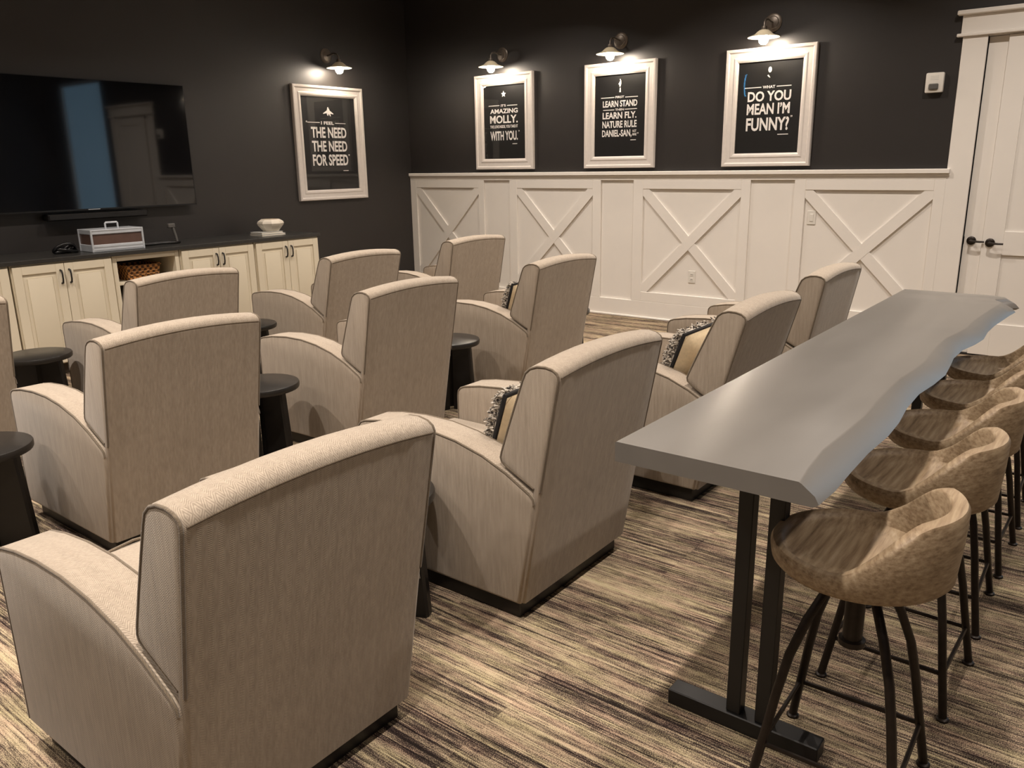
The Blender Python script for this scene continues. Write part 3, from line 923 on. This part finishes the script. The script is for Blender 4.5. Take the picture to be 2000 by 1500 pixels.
# ------------------------------------------------------------------ framed posters
def text_mesh(txt):
    cu = bpy.data.curves.new('lettering', 'FONT')
    cu.body = txt
    cu.size = 1.0
    cu.offset = 0.028 if len(txt) > 3 else 0.014
    cu.resolution_u = 3
    ob = bpy.data.objects.new('lettering', cu)
    COL.objects.link(ob)
    dg = bpy.context.evaluated_depsgraph_get()
    dg.update()
    me = bpy.data.meshes.new_from_object(ob.evaluated_get(dg))
    bpy.data.objects.remove(ob); bpy.data.curves.remove(cu)
    return me
def lettering(parent, txt, u0, u1, z0, z1, d=0.0115):
    me = text_mesh(txt)
    xs_ = [v.co.x for v in me.vertices]; ys_ = [v.co.y for v in me.vertices]
    ax0, ax1, ay0, ay1 = min(xs_), max(xs_), min(ys_), max(ys_)
    if txt.endswith(','): ay0 = 0.0
    for v in me.vertices:
        v.co = (u0 + (v.co.x - ax0) / (ax1 - ax0) * (u1 - u0), -d, z0 + (v.co.y - ay0) / (ay1 - ay0) * (z1 - z0))
    me.materials.clear(); me.materials.append(M['ink_white'])
    return put(bpy.data.objects.new('lettering', me), parent)
def flat(parent, name, polys, d=0.0115, mat='ink_white'):
    V, F = [], []
    for p in polys:
        n0 = len(V); V += [(x, -d, z) for x, z in p]; F.append(tuple(range(n0, len(V))))
    return mesh(name, V, F, mat, parent)
def rule(parent, u0, u1, z0, z1):
    return flat(parent, 'printed_rule', [[(u0, z0), (u1, z0), (u1, z1), (u0, z1)]])

def make_frame(W_, H_, mw):
    """local: x across (viewed from the room), z up, origin at lower-left back, wall at y=0, room toward -y"""
    root = empty('framed_poster')
    def member(a, b):   # a,b: outer corner pts (x,z), mitred
        prof = [(0.0, 0.0), (0.0, 0.034), (0.006, 0.040), (0.024, 0.040), (0.030, 0.034), (0.034, 0.030), (mw * 0.62, 0.028), (mw * 0.72, 0.033), (mw * 0.86, 0.031), (mw, 0.022), (mw, 0.0)]
        ax, az = a; bx, bz = b
        d = Vector((bx - ax, bz - az)); L = d.length; d.normalize(); nn = Vector((-d.y, d.x))
        V = []
        for end, sg in ((Vector(a), 1), (Vector(b), -1)):
            for (w, t) in prof:
                p = end + nn * w + d * (sg * w)
                V.append((p.x, -t, p.y))
        k = len(prof)
        F = [tuple(range(k)), tuple(range(k, 2 * k))] + [(i, (i + 1) % k, k + (i + 1) % k, k + i) for i in range(k)]
        mesh('frame_member', V, F, 'frame_white', root)
    c = [(0, 0), (W_, 0), (W_, H_), (0, H_)]
    for i in range(4): member(c[i], c[(i + 1) % 4])
    box('poster', mw - 0.01, W_ - mw + 0.01, -0.010, -0.004, mw - 0.01, H_ - mw + 0.01, 'poster_black', root)
    g0, g1, h0, h1 = mw - 0.008, W_ - mw + 0.008, mw - 0.008, H_ - mw + 0.008
    mesh('glass', [(g0, -0.015, h0), (g1, -0.015, h0), (g1, -0.015, h1), (g0, -0.015, h1)], [(0, 1, 2, 3)], 'picture_glass', root)
    return root

# poster on the television wall (larger)
A0, Z0 = -1.697, 1.190
p1 = make_frame(0.948, 1.170, 0.108); p1.location = (A0, 0, Z0)
tag(p1, 'large white framed black poster reading the need for speed beside the television', 'poster')
def L1(t, a0, a1, z1, z0): lettering(p1, t, a0 - A0, a1 - A0, z0 - Z0, z1 - Z0)
L1('I FEEL', -1.335, -1.160, 2.005, 1.972)
rule(p1, -1.515 - A0, -1.352 - A0, 1.988 - Z0, 1.995 - Z0); rule(p1, -1.142 - A0, -0.996 - A0, 1.985 - Z0, 1.992 - Z0)
L1('THE NEED', -1.476, -0.994, 1.946, 1.836)
L1('THE NEED', -1.476, -0.994, 1.805, 1.695)
L1('FOR SPEED', -1.480, -0.992, 1.666, 1.548)
L1('“', -1.535, -1.518, 2.008, 1.990); L1('”', -0.984, -0.966, 1.668, 1.648)
rule(p1, -1.070 - A0, -0.997 - A0, 1.490 - Z0, 1.497 - Z0)
flat(p1, 'printed_jet', [[(x - A0, z - Z0) for x, z in q] for q in (
    [(-1.235, 2.152), (-1.245, 2.118), (-1.298, 2.088), (-1.296, 2.080), (-1.250, 2.090), (-1.244, 2.068), (-1.232, 2.062), (-1.222, 2.084), (-1.205, 2.060), (-1.195, 2.058), (-1.200, 2.086), (-1.160, 2.080), (-1.157, 2.086), (-1.205, 2.116), (-1.225, 2.150)],)])

def side_frame(y_left, lab):
    o = make_frame(0.790, 0.985, 0.112)
    o.location = (0, y_left, 1.480)
    o.rotation_euler = (0, 0, -PI / 2)
    return tag(o, lab, 'poster', 'white framed posters above the wainscot')
def LS(o, yl, t, a0, a1, z1, z0): lettering(o, t, yl - a0, yl - a1, z0 - 1.48, z1 - 1.48)
def RS(o, yl, a0, a1, z1, z0): rule(o, yl - a0, yl - a1, z0 - 1.48, z1 - 1.48)
def IC(o, yl, polys, name): flat(o, name, [[(yl - a, z - 1.48) for a, z in q] for q in polys])

y1_ = -1.055
pa = side_frame(y1_, 'white framed black poster reading amazing Molly, closest to the wall corner')
RS(pa, y1_, -1.235, -1.385, 2.150, 2.143); RS(pa, y1_, -1.490, -1.628, 2.146, 2.139)
LS(pa, y1_, "IT’S", -1.405, -1.472, 2.156, 2.132)
LS(pa, y1_, 'AMAZING', -1.255, -1.634, 2.112, 2.064)
LS(pa, y1_, 'MOLLY.', -1.251, -1.632, 2.045, 1.962)
LS(pa, y1_, 'THE LOVE INSIDE, YOU TAKE IT', -1.252, -1.631, 1.944, 1.908)
LS(pa, y1_, 'WITH YOU.', -1.252, -1.629, 1.882, 1.784)
LS(pa, y1_, '”', -1.640, -1.654, 1.884, 1.868)
RS(pa, y1_, -1.556, -1.621, 1.750, 1.743)
st_ = []
for k in range(10):
    a = PI / 2 + k * PI / 5; r = 0.034 if k % 2 == 0 else 0.017
    st_.append((-1.444 - r * math.cos(a), 2.260 + r * math.sin(a)))
IC(pa, y1_, [st_], 'printed_star')

y2_ = -2.488
pb = side_frame(y2_, 'white framed black poster reading learn stand learn fly, between two others on the panelled wall')
RS(pb, y2_, -2.669, -2.821, 2.149, 2.142); RS(pb, y2_, -2.941, -3.081, 2.145, 2.138)
LS(pb, y2_, 'FIRST', -2.833, -2.930, 2.157, 2.136)
LS(pb, y2_, 'LEARN STAND', -2.691, -3.076, 2.116, 2.056)
RS(pb, y2_, -2.695, -2.822, 2.034, 2.027); RS(pb, y2_, -2.940, -3.074, 2.034, 2.027)
LS(pb, y2_, 'THEN', -2.832, -2.930, 2.041, 2.021)
LS(pb, y2_, 'LEARN FLY.', -2.690, -3.070, 2.008, 1.946)
LS(pb, y2_, 'NATURE RULE', -2.688, -3.074, 1.927, 1.861)
LS(pb, y2_, 'DANIEL-SAN,', -2.686, -3.020, 1.843, 1.781)
LS(pb, y2_, 'NOT', -3.030, -3.072, 1.838, 1.814); LS(pb, y2_, 'MINE', -3.030, -3.074, 1.806, 1.783)
LS(pb, y2_, '”', -3.082, -3.096, 1.812, 1.797)
RS(pb, y2_, -3.008, -3.070, 1.747, 1.740)
IC(pb, y2_, [[(-2.878, 2.310), (-2.884, 2.295), (-2.872, 2.278), (-2.862, 2.262), (-2.872, 2.262), (-2.876, 2.240), (-2.888, 2.240), (-2.896, 2.268), (-2.894, 2.296), (-2.886, 2.311)],
              [(-2.880, 2.232), (-2.874, 2.190), (-2.894, 2.190), (-2.890, 2.232)]], 'printed_figure')

y3_ = -3.970
pc = side_frame(y3_, 'white framed black poster reading do you mean I’m funny, closest to the white door')
RS(pc, y3_, -4.144, -4.294, 2.146, 2.139); RS(pc, y3_, -4.429, -4.556, 2.146, 2.139)
LS(pc, y3_, 'WHAT', -4.306, -4.416, 2.154, 2.130)
LS(pc, y3_, 'DO YOU', -4.176, -4.559, 2.110, 2.025)
LS(pc, y3_, "MEAN I’M", -4.174, -4.555, 2.010, 1.917)
LS(pc, y3_, 'FUNNY?', -4.174, -4.556, 1.892, 1.780)
LS(pc, y3_, '”', -4.566, -4.582, 1.900, 1.884)
RS(pc, y3_, -4.462, -4.556, 1.750, 1.743)
IC(pc, y3_, [[(-4.362 - 0.016 * math.cos(k * PI / 6), 2.282 + 0.024 * math.sin(k * PI / 6)) for k in range(12)],
             [(-4.340, 2.236), (-4.346, 2.228), (-4.366, 2.214), (-4.366, 2.222), (-4.350, 2.242)]], 'printed_portrait')

# ------------------------------------------------------------------ wall sconces
def make_sconce():
    """wall at local y=0, room toward -y; origin at the backplate centre"""
    root = empty('wall_sconce')
    v, f = latheg([(0.074, 0.0), (0.074, 0.006), (0.066, 0.012), (0.050, 0.014), (0.046, 0.020), (0.028, 0.024), (0.012, 0.026)], 28)
    mesh('backplate', [(p[0], -p[2], p[1]) for p in v], f, 'pewter', root, 40)
    pts = [(0, -0.02, 0.0), (0, -0.07, 0.004), (0, -0.13, 0.012), (0, -0.175, 0.004), (0, -0.198, -0.02), (0, -0.20, -0.055)]
    mesh('arm', *tubeg(pts, 0.0085, 10), 'pewter', root, 60)
    v, f = latheg([(0.020, -0.050), (0.022, -0.060), (0.024, -0.085), (0.020, -0.092)], 20, (0, -0.20, 0))
    mesh('socket', v, f, 'pewter', root, 40)
    v, f = [], []
    prof = [(0.022, -0.076), (0.036, -0.080), (0.056, -0.094), (0.074, -0.112), (0.112, -0.128), (0.130, -0.133), (0.130, -0.137), (0.112, -0.132), (0.072, -0.117), (0.052, -0.098), (0.032, -0.085), (0.022, -0.081)]
    n = 36
    for r, z in prof:
        v += [(r * math.cos(2 * PI * k / n), -0.20 + r * math.sin(2 * PI * k / n), z) for k in range(n)]
    m = len(prof)
    for i in range(m):
        j = (i + 1) % m
        f += [(i * n + k, i * n + (k + 1) % n, j * n + (k + 1) % n, j * n + k) for k in range(n)]
    mesh('shade', v, f, 'shade_cream', root, 40)
    v, f = latheg([(0.006, -0.090), (0.014, -0.094), (0.022, -0.110), (0.036, -0.134), (0.040, -0.154), (0.035, -0.174), (0.020, -0.189), (0.004, -0.193)], 20, (0, -0.20, 0))
    mesh('bulb', v, f, 'bulb_glow', root, 180)
    return root
sc0 = make_sconce()
for i, (loc, rz, lab) in enumerate((
        ((-1.197, 0.0, 2.665), 0.0, 'lit sconce with cream dish shade above the large poster beside the television'),
        ((0.0, -1.430, 2.655), -PI / 2, 'lit sconce with cream dish shade above the amazing Molly poster'),
        ((0.0, -2.878, 2.655), -PI / 2, 'lit sconce with cream dish shade above the learn stand poster'),
        ((0.0, -4.361, 2.655), -PI / 2, 'lit sconce with cream dish shade above the poster closest to the door'))):
    o = sc0 if i == 0 else copy_tree(sc0)
    o.location = loc; o.rotation_euler = (0, 0, rz)
    tag(o, lab, 'sconce', 'picture lights above the posters')

# ------------------------------------------------------------------ alarm, outlet, switch
al = empty('fire_alarm', (0, -5.668, 2.085))
tag(al, 'white fire alarm strobe on the charcoal wall beside the door', 'alarm')
box('housing', -0.042, 0.0, -0.064, 0.064, -0.073, 0.073, 'plastic_white', al, 0.012)
box('strobe_lens', -0.056, -0.040, -0.032, 0.036, -0.052, -0.008, 'plastic_grey', al, 0.006)
for k in range(3):
    box('sound_slot', -0.0425, -0.041, -0.03, 0.03, 0.02 + 0.012 * k, 0.024 + 0.012 * k, 'paper_white', al)
def plate(name, y, z, lab, cat):
    r = empty(name, (-0.006, y, z))
    tag(r, lab, cat)
    box('cover_plate', -0.006, 0.0, -0.036, 0.036, -0.058, 0.058, 'plastic_white', r, 0.002)
    return r
ol = plate('wall_outlet', -3.716, 0.455, 'white wall outlet low in the crossed panel under the learn stand and funny posters', 'outlet')
for zz in (-0.024, 0.024):
    soc = box('receptacle', -0.008, -0.005, -0.017, 0.017, zz - 0.014, zz + 0.014, 'plastic_white', ol, 0.001)
    for yy in (-0.006, 0.006):
        box('slot', -0.0086, -0.0078, yy - 0.0016, yy + 0.0016, zz - 0.006, zz + 0.006, 'plastic_black', soc)
sw = plate('light_switch', -4.812, 1.045, 'white switch plate at the edge of the crossed panel nearest the door', 'switch')
box('rocker', -0.0095, -0.005, -0.016, 0.016, -0.032, 0.032, 'plastic_white', sw, 0.002)
# blue neon arc on the far wall, reflected in the poster glass
na = mesh('neon_light', *tubeg([(-9.56 , -0.245 + 0.06 * math.cos(t), 3.01 + 0.24 * math.sin(t)) for t in [-1.1 + 2.2 * k / 14 for k in range(15)]], 0.012, 8), 'neon_blue', None, 60)
na.location = (-0.025, 0, 0)
tag(na, 'blue neon arc on the wall at the far end of the television wall', 'light')
